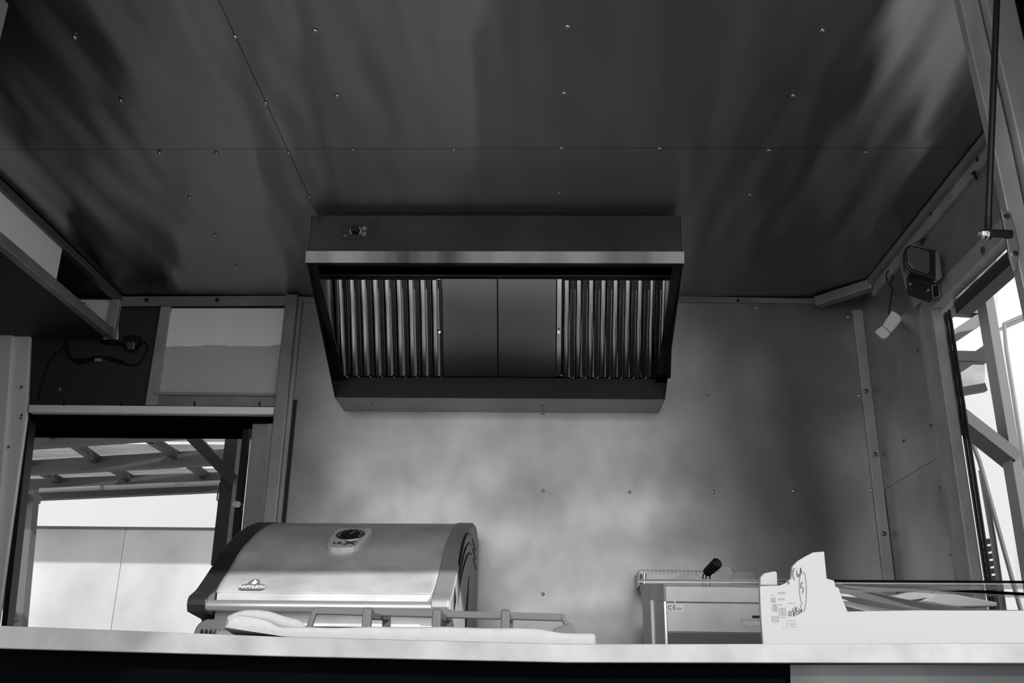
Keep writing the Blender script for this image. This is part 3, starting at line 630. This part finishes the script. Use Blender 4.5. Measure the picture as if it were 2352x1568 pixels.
# sheet leaning in the box, with papers
def SP(px, py, y): return at(px, py, y=y)
se = cat([tuple(SP(x, y, 2.08)) for x, y in [(1898, 1331), (1960, 1350), (2030, 1367), (2100, 1381), (2180, 1393), (2250, 1400), (2360, 1403)]], 4)
def shf(u, v):
    k = min(int(u*(len(se)-1)), len(se)-2); t = u*(len(se)-1)-k; p = Vector(se[k]).lerp(Vector(se[k+1]), t)
    zf_ = max(.10, p.z-.045-.03*(1-u)); return (p.x*(1-.12*v), p.y-.3*v, p.z+(zf_-p.z)*v)
st = obj('steel_sheet', MB().grid(shf, 40, 5), m_sheet, smooth=True, solid=.002, label='thin grey film-covered sheet sloping out of the white carton', cat='sheet')
obj('sheet_edge', MB().tube([Vector(p)+Vector((0, -.001, 0)) for p in se], .0016, 6), m_galv, st, smooth=True)
obj('paper_pack', MB().prism([SP(2040, 1378, 2.16), SP(2065, 1366, 2.16), SP(2135, 1352, 2.16), SP(2142, 1356, 2.16), SP(2140, 1371, 2.16), SP(2060, 1384, 2.16)], (0, .10, .005)), m_wpan, bev=.003, label='shorter white wrapped pack lying on the sloping grey sheet, left one', cat='packet', group='white wrapped packs')
pk = obj('paper_pack', MB().prism([SP(2151, 1356, 2.155), SP(2292, 1383, 2.155), SP(2290, 1392, 2.155), SP(2200, 1393, 2.155), SP(2110, 1382, 2.155), SP(2138, 1370, 2.155)], (0, .1, .004)), m_wpan, bev=.003, label='longer white wrapped pack lying on the sloping grey sheet, right one', cat='packet', group='white wrapped packs')
pb_ = MB()
for r in range(4):
    x = 2102+r*12
    while x < 2150+r*10: pb_.prism([SP(x, 1377+r*3+(x-2102)*.13, 2.153), SP(x+3, 1377.4+r*3+(x-2102)*.13, 2.153), SP(x+3, 1378.6+r*3+(x-2102)*.13, 2.153), SP(x, 1378.2+r*3+(x-2102)*.13, 2.153)], (0, .0006, 0)); x += random.uniform(3.6, 5)
obj('printed_lines', pb_, m_p2, pk)
obj('white_sliver', MB().prism([SP(1925, 1361, 1.75), SP(1950, 1365, 1.75), SP(1970, 1372, 1.75), SP(1928, 1368, 1.75)], (0, .01, 0)).prism([SP(1929, 1374, 1.75), SP(1940, 1376, 1.75), SP(1950, 1380.5, 1.75), SP(1932, 1380, 1.75)], (0, .01, 0)), m_card, bx)

# ================================================================ FRYER
YF = 2.80; xf = .355; xw = .80
fry = thing('deep_fryer', (.57, 3.1, .02), 'square steel counter fryer standing behind the white carton', 'fryer')
def SX_(px, py): p = at(px, py, x=xf); return p
zf = at(1527, 1345, y=YF).z; zs = at(1527, 1381, y=YF).z; zk = at(1527, 1450, y=YF).z
obj('body', MB().box(xf+.004, xw, YF+.003, 3.42, .02, zs-.004), m_fry, fry, bev=.003)
obj('front_panel', MB().box(xf+.004, xw, YF-.002, YF+.002, zk, zs-.003), m_fry, fry, bev=.001)
obj('rim_panel', MB().box(xf, xw, YF+.004, YF+.012, zs, zf).box(xf, xw, YF+.012, YF+.022, zf-.004, zf), m_fry, fry, bev=.001)
obj('kick_panel', MB().box(xf+.003, xw, YF-.001, YF+.003, .02, zk-.002), m_fryd, fry)
obj('rim_side', MB().prism([(xf-.003, YF, zf+.006), (xf-.003, YF, zs), (xf-.003, 3.42, zs+.065), (xf-.003, 3.42, zf+.07)], (.006, 0, 0)), m_alu, fry, bev=.001)
obj('side_panel', MB().prism([(xf, YF, zs), (xf, YF, .02), (xf, 3.42, .02), (xf, 3.42, zs+.065)], (.004, 0, 0)), m_grey2, fry)
obj('corner_post', MB().beam((xf-.001, YF, .02), (xf-.001, YF, zs), .005, .005), m_hand, fry)
obj('side_rib', MB().beam((xf-.003, 3.1, .02), (xf-.003, 3.1, zs+.03), .008, .012), m_hand, fry)
fl_ = MB(); A_ = at(1467, 1308, y=3.42); B_ = at(1640, 1308, y=3.42); zz = at(1467, 1345, y=3.42).z
fl_.prism([(A_.x, 3.42, A_.z), (xw-.05, 3.42, A_.z), (xw-.05, 3.42, zz), (A_.x, 3.42, zz)], (0, .1, 0))
flue = obj('flue', fl_, m_fry, fry, bev=.002)
for k in range(16): p = at(1481+9.2*k, 1308, y=3.415); obj('flue_stud', MB().tube([(p.x, 3.42, A_.z-.002), (p.x, 3.408, A_.z-.002)], .003, 8), m_fry, flue, smooth=True)
pw = [at(1478, 1316, y=3.36), at(1640, 1316, y=3.36), at(1645, 1350, y=3.36), at(1478, 1358, y=3.36)]
obj('filter_tray', MB().prism(pw, (0, .02, 0)), m_wpan, fry, bev=.003)
obj('tray_post', MB().tube([at(1480, 1316, y=3.355), at(1480, 1358, y=3.355)], .006, 10).tube([at(1472, 1318, y=3.355), at(1472, 1358, y=3.355)], .003, 8), m_chr, fry, smooth=True)
# plastic bag draped over it
bgp = [(1520, 1346), (1545, 1330), (1570, 1314), (1582, 1317), (1605, 1330), (1640, 1320), (1660, 1308), (1672, 1306), (1680, 1316), (1670, 1335), (1668, 1348)]
bm_ = [at(x, y, y=3.30) for x, y in bgp]
bf_ = MB().grid(lambda u, v: (lambda p: (p.x+.01*math.sin(v*9), 3.26+.07*v+.008*math.sin(u*17+v*4), p.z*(1-v*v*.12)+.004*math.sin(u*23)))(bm_[0].lerp(bm_[0], 0) if False else bm_[min(int(u*10), 9)].lerp(bm_[min(int(u*10), 9)+1], u*10-min(int(u*10), 9))), 40, 6)
bf_.f.append(tuple(range(41)))
obj('plastic_bag', bf_, m_soft, smooth=True, label='crumpled clear plastic bag lying on top of the fryer', cat='bag')
# basket with its dark handle
bk = thing('fryer_basket', (.5, 3.0, .3), 'fryer basket with dark thick handle sticking up above the fryer', 'basket')
k0, k1 = at(1622, 1316, y=2.98), at(1650, 1290, y=2.93)
hc = cat([tuple(k0), tuple(k0.lerp(k1, .35)), tuple(k0.lerp(k1, .75)), tuple(k1)], 4); nh = len(hc)
rs_ = [.014+.004*i/nh for i in range(nh)]; rs_[0] = .011; rs_[-1] = .009; rs_[-2] = .015
obj('handle', MB().tube(hc, rs_, 8), m_black, bk, smooth=True, label='dark moulded grip')
kw = MB()
for dx in (-7, 0, 9): kw.tube([at(1622+dx, 1318, y=2.98), at(1621+dx, 1330, y=2.99), at(1620+dx, 1352, y=3.0)], .0028, 8)
obj('handle_wire', kw, m_chr, bk, smooth=True)
# stickers and maker's plate
ys = YF-.0022
def plate(nm, x0, y0, x1, y1, m_, r=.003): a_ = at(x0, y1, y=ys); b_ = at(x1, y0, y=ys); return obj(nm, MB().prism(rrect(a_.x, b_.x, a_.z, b_.z, r, ys-.0005), (0, .0005, 0)), m_, fry)
ce = plate('ce_sticker', 1532, 1387, 1571, 1404, m_wpan)
p = at(1544.5, 1395.5, y=ys-.0008); text('sticker_lettering', 'C', p+Vector((-.007, 0, 0)), (1, 0, 0), (0, 0, 1), .017, m_ink, ce); p = at(1548, 1395.5, y=ys-.0008)
text('sticker_lettering', 'E', p+Vector((.001, 0, 0)), (1, 0, 0), (0, 0, 1), .017, m_ink, ce)
p = at(1561.5, 1398, y=ys-.0008); text('sticker_lettering', '0051', p, (1, 0, 0), (0, 0, 1), .008, m_print, ce)
mp_ = plate('maker_plate', 1703, 1421, 1790, 1440, m_grey2)
p = at(1735, 1430, y=ys-.0008); text('plate_lettering', 'modular', p, (1, 0, 0), (0, 0, 1), .02, m_badge2, mp_, bold=.0004)
p0 = at(1727, 1413, y=ys); p1 = at(1790, 1420, y=ys)
obj('slot_opening', MB().prism(rrect(p0.x, p1.x, p1.z, p0.z, .003, ys-.0004), (0, .0005, 0)), m_black, fry)
for x_ in (1550, 1746): p = at(x_, 1382, y=YF-.004); obj('latch', MB().tube([p, p+Vector((0, .006, 0))], .003, 8), m_fry, fry)

# ================================================================ RIGHT CORNER
# bulkhead lamp on its bracket
lm = thing('bulkhead_lamp', (1.2, 2.75, 1.28), 'small rounded bulkhead lamp with dark ribbed lens by the side window', 'lamp')
def lpz(x, y, Y): return at(x, y, y=Y)
L0 = [lpz(2080, 566, 2.78), lpz(2138, 578, 2.74), lpz(2140, 637, 2.74), lpz(2084, 618, 2.78), ]
ctr = sum(L0, Vector())/4
poly = [lpz(x, y, 2.76) for x, y in [(2078, 570), (2088, 561), (2150, 574), (2158, 580), (2163, 636), (2156, 642), (2148, 641), (2090, 622), (2079, 608)]]
obj('lamp_body', MB().prism(poly, (.008, .045, 0)), m_cap, lm, bev=.006, seg=3, smooth=True)
poly = [lpz(x, y, 2.755) for x, y in [(2083, 574), (2090, 567), (2130, 577), (2134, 583), (2134, 626), (2128, 630), (2094, 618), (2084, 606)]]
m_lens = mat('lamp_lens', .10, .25, 0, bump=[(260, (1, .1, .1), .4, .002)])
obj('lamp_lens', MB().prism(poly, (0, -.008, 0)), m_lens, lm, bev=.003)
obj('lamp_rim', MB().prism([lpz(x, y, 2.752) for x, y in [(2150, 575), (2159, 581), (2164, 636), (2157, 642), (2151, 638)]], (0, .03, 0)), m_alu, lm, bev=.002)
brk = MB().prism([lpz(x, y, 2.80) for x, y in [(2086, 633), (2143, 655), (2142, 690), (2090, 672)]], (0, .02, 0))
bo = obj('lamp_bracket', brk, m_cap, lm, bev=.001)
obj('tube_end', MB().prism([lpz(x, y, 2.798) for x, y in [(2141, 656), (2156, 653), (2158, 680), (2143, 684)]], (0, .001, 0)), m_black, bo)
te = [lpz(x, y, 2.796) for x, y in [(2141, 656), (2156, 653), (2158, 680), (2143, 684), (2141, 656)]]
obj('tube_rim', MB().tube(te, .0013, 6), m_galv, bo)
obj('gusset_plate', MB().prism([at(x, y, x=XR-.009) for x, y in [(2066, 598), (2078, 610), (2100, 632), (2086, 633), (2092, 660), (2080, 664)]], (.003, 0, 0)).prism([at(x, y, x=XR-.009) for x, y in [(2090, 672), (2125, 682), (2098, 708)]], (.003, 0, 0)), m_galv, bo)
for x, y in ((2091, 653), (2131, 668)): p = lpz(x, y, 2.80); obj('bolt', MB().tube([p, p+Vector((0, -.006, 0))], .005, 10), m_chr, bo, smooth=True)
obj('lamp_lead', MB().tube(cat([tuple(at(x, y, x=XR-.01)) for x, y in [(2118, 562), (2116, 545), (2117, 532)]], 4), .0035, 8).tube([at(2100, 560, x=XR-.012), at(2124, 547, x=XR-.012)], .003, 8), m_black, lm)
# junction box hanging by its flex
jx = XR-.045
jbx = thing('junction_box', (jx, 3.3, 1.2), 'small white junction box hanging from a thin flex in the right corner', 'junction box')
J = [at(x, y, x=jx) for x, y in [(2052, 711), (2071, 728), (2044, 768), (2033, 777), (2008, 763)]]
def jpoly(P): return MB().prism([at(x, y, y=3.17) for x, y in P], (.009, .022, 0))
obj('box_cover', jpoly([(2049, 712), (2064, 721), (2070, 727), (2071, 734), (2058, 751), (2048, 763), (2027, 746)]), m_wpan, jbx, bev=.004)
obj('box_base', jpoly([(2026, 747), (2046, 764), (2041, 772), (2033, 777), (2026, 776), (2009, 761)]), m_wpan, jbx, bev=.003)
obj('flex', MB().tube(cat([tuple(at(x, y, y=3.19)) for x, y in [(2041, 722), (2047, 680), (2048, 660), (2038, 645), (2036, 628), (2044, 620), (2050, 634), (2046, 655), (2056, 675), (2072, 695)]], 6), .0022, 8), m_black, jbx, smooth=True)
# cable ties on the cover strip
obj('cable_tie', MB().tube([at(2236, 395, x=XR-.02), at(2243, 410, x=XR-.02)], .004, 8).tube([at(2232, 400, x=XR-.02), at(2240, 394, x=XR-.02)], .003, 8), m_black, label='black cable tie on the ceiling corner strip at right', cat='cable tie')
# gas strut and plate on the hatch jamb
gs = thing('gas_strut', (.9, 1.66, .85), 'black gas strut bolted to a plate on the right hatch jamb', 'gas strut')
yb_ = 1.64
s_a = at(2270, 535, y=yb_); s_b = at(2290, -10, y=1.60); s_c = s_b+(s_b-s_a)*.28
obj('strut_tube', MB().tube([at(2270, 500, y=yb_), s_b, s_c], .0062, 16), m_blackm, gs, smooth=True)
obj('strut_eye', MB().tube([at(2270, 498, y=yb_), at(2270, 548, y=yb_)], .0055, 14).tube([at(2270, 500, y=yb_), at(2270, 522, y=yb_)], .0068, 14), m_black, gs, smooth=True)
obj('bolt_sleeve', MB().tube([at(2262, 536, y=yb_), at(2322, 538, y=yb_+.005)], .0085, 16), m_blackm, gs, smooth=True)
obj('nut', MB().tube([at(2252, 537, y=yb_), at(2264, 537, y=yb_)], .0085, 6).tube([at(2264, 537, y=yb_), at(2268, 537, y=yb_)], .0105, 18), m_chr, gs)
obj('bolt_end', MB().tube([at(2243, 537, y=yb_), at(2252, 537, y=yb_)], .0055, 12), m_dalu, gs, smooth=True)
P_ = [(2297, 478), (2322, 486), (2332, 520), (2343, 570), (2336, 622), (2328, 624), (2318, 590), (2310, 540), (2303, 505)]
pl = obj('mounting_plate', MB().prism([at(x, y, y=1.645) for x, y in P_], (0, .006, 0)), m_dalu, gs, bev=.002)
for x, y in ((2311, 498), (2330, 583)): p = at(x, y, y=1.645); obj('bolt', MB().tube([p, p+Vector((0, -.004, 0))], .006, 6), m_chr, pl)

# ================================================================ CABLES IN THE LEFT RECESS
cb = thing('cable_bundle', (-1.75, D, 1.2), 'black cable looped across the dark panel above the rear window', 'cable')
def CT(P, r, y=D-.01): return MB().tube(cat([tuple(at(px_, py_, y=y+.012)) for px_, py_ in P], 6), r, 8)
obj('cable', CT([(88, 918), (95, 890), (108, 848), (122, 820), (148, 795), (160, 775), (200, 772), (260, 770)], .0042), m_black, cb, smooth=True)
obj('cable', CT([(156, 790), (154, 805), (162, 822), (190, 826), (222, 820), (250, 822)], .005), m_black, cb, smooth=True)
obj('cable', CT([(156, 800), (163, 822), (182, 833), (210, 828), (235, 822)], .004), m_black, cb, smooth=True)
obj('cable', CT([(255, 822), (275, 830), (300, 838), (322, 832), (335, 812), (340, 797), (330, 783)], .003), m_black, cb, smooth=True)
obj('connector', CT([(252, 823), (262, 826), (284, 832)], .008), m_black, cb, smooth=True)
obj('power_bar', CT([(232, 784), (268, 789), (296, 788)], .008), m_black, cb, smooth=True)
obj('plug_block', MB().prism([at(x, y, y=D-.01) for x, y in [(290, 775), (326, 776), (326, 790), (314, 805), (294, 806), (288, 790)]], (0, -.03, 0)), m_black, cb, bev=.003)
obj('plug_socket', MB().prism([at(x, y, y=D-.04) for x, y in [(292, 786), (312, 786), (310, 804), (294, 804)]], (0, -.012, 0)), m_dalu, cb, bev=.004)
obj('cable_clip', MB().prism([at(x, y, y=D) for x, y in [(220, 824), (235, 824), (234, 831), (219, 831)]], (0, -.008, 0)), m_white, cb)
screws([at(135, 893, y=D+.011)], wb, (0, -1, 0), .011, m_dalu)

# ================================================================ OUTSIDE, BEHIND THE TRAILER
def gpost(name, x, y, z0, z1, s, m_, par): obj(name, MB().box(x-s/2, x+s/2, y-s/2, y+s/2, z0, z1), m_, par)
fc = thing('metal_fence', (-2.8, 6.5, G), 'pale flat sheet-metal fence seen through the rear window', 'fence')
xs = [-6.0, -4.4, at(277, 1300, y=6.5).x, -1.2, .4]
for i in range(4): obj('fence_sheet', MB().box(xs[i]+.004, xs[i+1]-.004, 6.5, 6.515, G, 1.006), m_fence, fc)
obj('cap_rail', MB().box(-6, .4, 6.49, 6.53, 1.006, 1.022), m_perg2, fc)
ps = thing('pergola', (-2.8, 6.2, G), 'grey steel pergola with translucent roof sheets behind the rear window', 'pergola')
ZP = 1.5
for a_, b_, h_ in (((-20, 1022), (600, 979), .085), ((-20, 1080), (600, 1045), .10), ((-20, 1118), (600, 1096), .09), ((-20, 1140), (600, 1111), .10)):
    obj('beam', MB().beam(at(a_[0], a_[1], z=ZP), at(b_[0], b_[1], z=ZP), .07, h_), m_perg, ps)
for a_, b_ in (((100, 985), (150, 1012)), ((165, 1015), (232, 1062)), ((345, 1008), (415, 1052)), ((85, 1078), (150, 1110)), ((258, 1074), (308, 1104)), ((430, 1062), (475, 1094)), ((310, 975), (352, 1010)), ((40, 1050), (80, 1078))):
    obj('rafter', MB().beam(at(*a_, z=ZP+.03), at(*b_, z=ZP+.03), .05, .05), m_perg, ps)
# roof sheets rest over the beams
obj('roof_sheet', MB().box(-8, 0, 4.9, 6.35, 1.58, 1.585), m_roof, ps)
obj('roof_sheet', MB().box(-8, 0, 6.42, 7.1, 1.58, 1.585), m_roof, ps)
obj('roof_sheet', MB().box(-8, 0, 7.18, 7.8, 1.58, 1.585), m_roof, ps)
obj('light_tube', MB().tube([at(92, 1126, z=1.42), at(230, 1120, z=1.42)], .018, 10).tube([at(240, 1120, z=1.42), at(505, 1108, z=1.42)], .018, 10), m_white, ps, smooth=True)
pa = at(70, 1135, y=6.2)
obj('post', MB().beam(at(72, 1130, y=6.2), at(38, 1500, y=6.2), .075, .075, (0, 1, 0)), m_perg2, ps)
obj('brace', MB().beam(at(38, 1150, y=6.2), at(70, 1188, y=6.2), .05, .05, (0, 1, 0)), m_perg2, ps)
obj('brace', MB().beam(at(38, 1140, y=6.0), at(85, 1148, y=6.4), .05, .05), m_perg2, ps)
obj('post', MB().beam(at(541, 975, y=4.35), at(505, 1300, y=4.35), .06, .07, (0, 1, 0)), m_perg, ps)
obj('brace', MB().beam(at(400, 960, y=4.35), at(545, 1108, y=4.35), .05, .10, (0, 1, 0)), m_perg, ps)
obj('brace', MB().beam(at(0, 1330, y=5.9), at(30, 1430, y=5.9), .05, .05, (0, 1, 0)), m_perg2, ps)
wire = cat([tuple(at(x, y, y=4.35)) for x, y in [(505, 1108), (500, 1135), (499, 1148), (505, 1146), (514, 1112)]], 5)
obj('hanging_wire', MB().tube(wire, .003, 6), m_perg2, ps)

# ================================================================ OUTSIDE, RIGHT
def gnd(p, q): d = q-p; return p+d*((G-p.z)/d.z)
pr_ = thing('side_awning_frame', (2.1, 4.2, G), 'thick grey steel post and braces outside the right side window', 'steel frame')
YP = 4.2
obj('post', MB().box(2.05, 2.09, 4.15, 4.24, G, 3.0), m_post, pr_)
obj('brace', MB().beam(at(2190, 950, y=4.25), at(2330, 1060, y=YP), .05, .13, (0, 1, 0)), m_perg, pr_)
obj('beam', MB().beam(at(2150, 735, y=4.6), at(2262, 655, y=3.9), .06, .05), m_perg, pr_)
obj('beam', MB().beam(at(2150, 700, y=4.3), at(2300, 600, y=3.9), .05, .09), m_dalu, pr_)
obj('curved_brace', MB().tube(cat([tuple(at(x, y, y=3.8)) for x, y in [(2200, 690), (2222, 650), (2250, 636), (2290, 622), (2330, 604)]], 6), .016, 10), m_perg2, pr_, smooth=True)
rr = thing('side_pergola', (3, 6, G), 'steel pergola roof seen through the right side window', 'pergola')
for a_, b_, w_ in (((2165, 790), (2262, 725), .07), ((2180, 860), (2262, 805), .06), ((2165, 705), (2262, 712), .09), ((2170, 820), (2262, 822), .07), ((2175, 905), (2262, 890), .05)):
    obj('beam', MB().beam(at(*a_, y=6.0), at(*b_, y=6.0), w_, w_, (0, 1, 0)), m_perg2, rr)
obj('roof_sheet', MB().prism([at(x, y, y=6.3) for x, y in [(2170, 720), (2262, 690), (2262, 880), (2180, 900)]], (0, .01, 0)), m_roof, rr)
cabin = thing('neighbouring_cabin', (3.2, 5, G), 'white neighbouring cabin with dark-framed window at the right edge', 'cabin')
obj('cabin_wall', MB().prism([at(x, y, y=5.2) for x, y in [(2290, 700), (2300, 640), (2480, 520), (2480, 1480), (2345, 1480)]], (.6, .3, 0)), m_white, cabin)
fp = [at(x, y, y=5.15) for x, y in [(2380, 712), (2306, 744), (2311, 800), (2352, 1060), (2400, 1300)]]
obj('window_frame', MB().tube(fp, .011, 6), m_dalu, cabin)
def gnd(p, q): d = q-p; return p+d*((G-p.z)/d.z)
poles = thing('ladder_pole', (2.9, 5.2, G), 'thin leaning pole beyond the right side window', 'pole')
obj('pole', MB().tube([at(2212, 960, y=4.9), at(2250, 1060, y=4.9), gnd(at(2250, 1060, y=4.9), at(2350, 1420, y=4.9))], .011, 8), m_perg2, poles)
obj('scaffold_pole', MB().tube([at(2254, 1080, y=5.6), at(2280, 1230, y=5.6), gnd(at(2280, 1230, y=5.6), at(2308, 1420, y=5.6))], .017, 8), m_perg2, label='upright pole beside the striped sheet outside right', cat='pole')
stp = MB()
for k in range(7): stp.prism([at(x, y+k*17, y=6.0) for x, y in [(2258+k*2.6, 1238), (2274+k*2.6, 1236), (2276+k*2.6, 1248), (2261+k*2.6, 1250)]], (0, .03, 0))
q_ = at(2270, 1345, y=6.02); stp.box(q_.x, q_.x+.06, 6.0, 6.03, G, q_.z)
obj('corrugated_sheet', stp, m_perg, label='small dark corrugated sheet seen past the window edge', cat='sheet')

# parasol shape added unseen behind the camera to shade the counter's left end
pz = thing('blocker', (.72, -.9, G), 'added unseen dark parasol standing in front of the trailer', 'blocker')
cxp, cyp, czp = -.80-.52+.6*2.6, 1.65-2.6, .03+1.3
obj('blocker_pole', MB().tube([(cxp, cyp, G), (cxp, cyp, czp+.25)], .02, 12), m_dalu, pz, smooth=True)
n_ = 28; ri = [Vector((cxp+.62*math.cos(2*math.pi*k/n_), cyp+.62*math.sin(2*math.pi*k/n_), czp-.02)) for k in range(n_)]
cn = MB(); cn.add(ri+[Vector((cxp, cyp, czp+.2))], [(k, (k+1) % n_, n_) for k in range(n_)])
obj('blocker_canopy', cn, m_dark, pz, solid=.004)

for o in bpy.data.objects:
    if 'org_' in o.keys(): del o['org_']
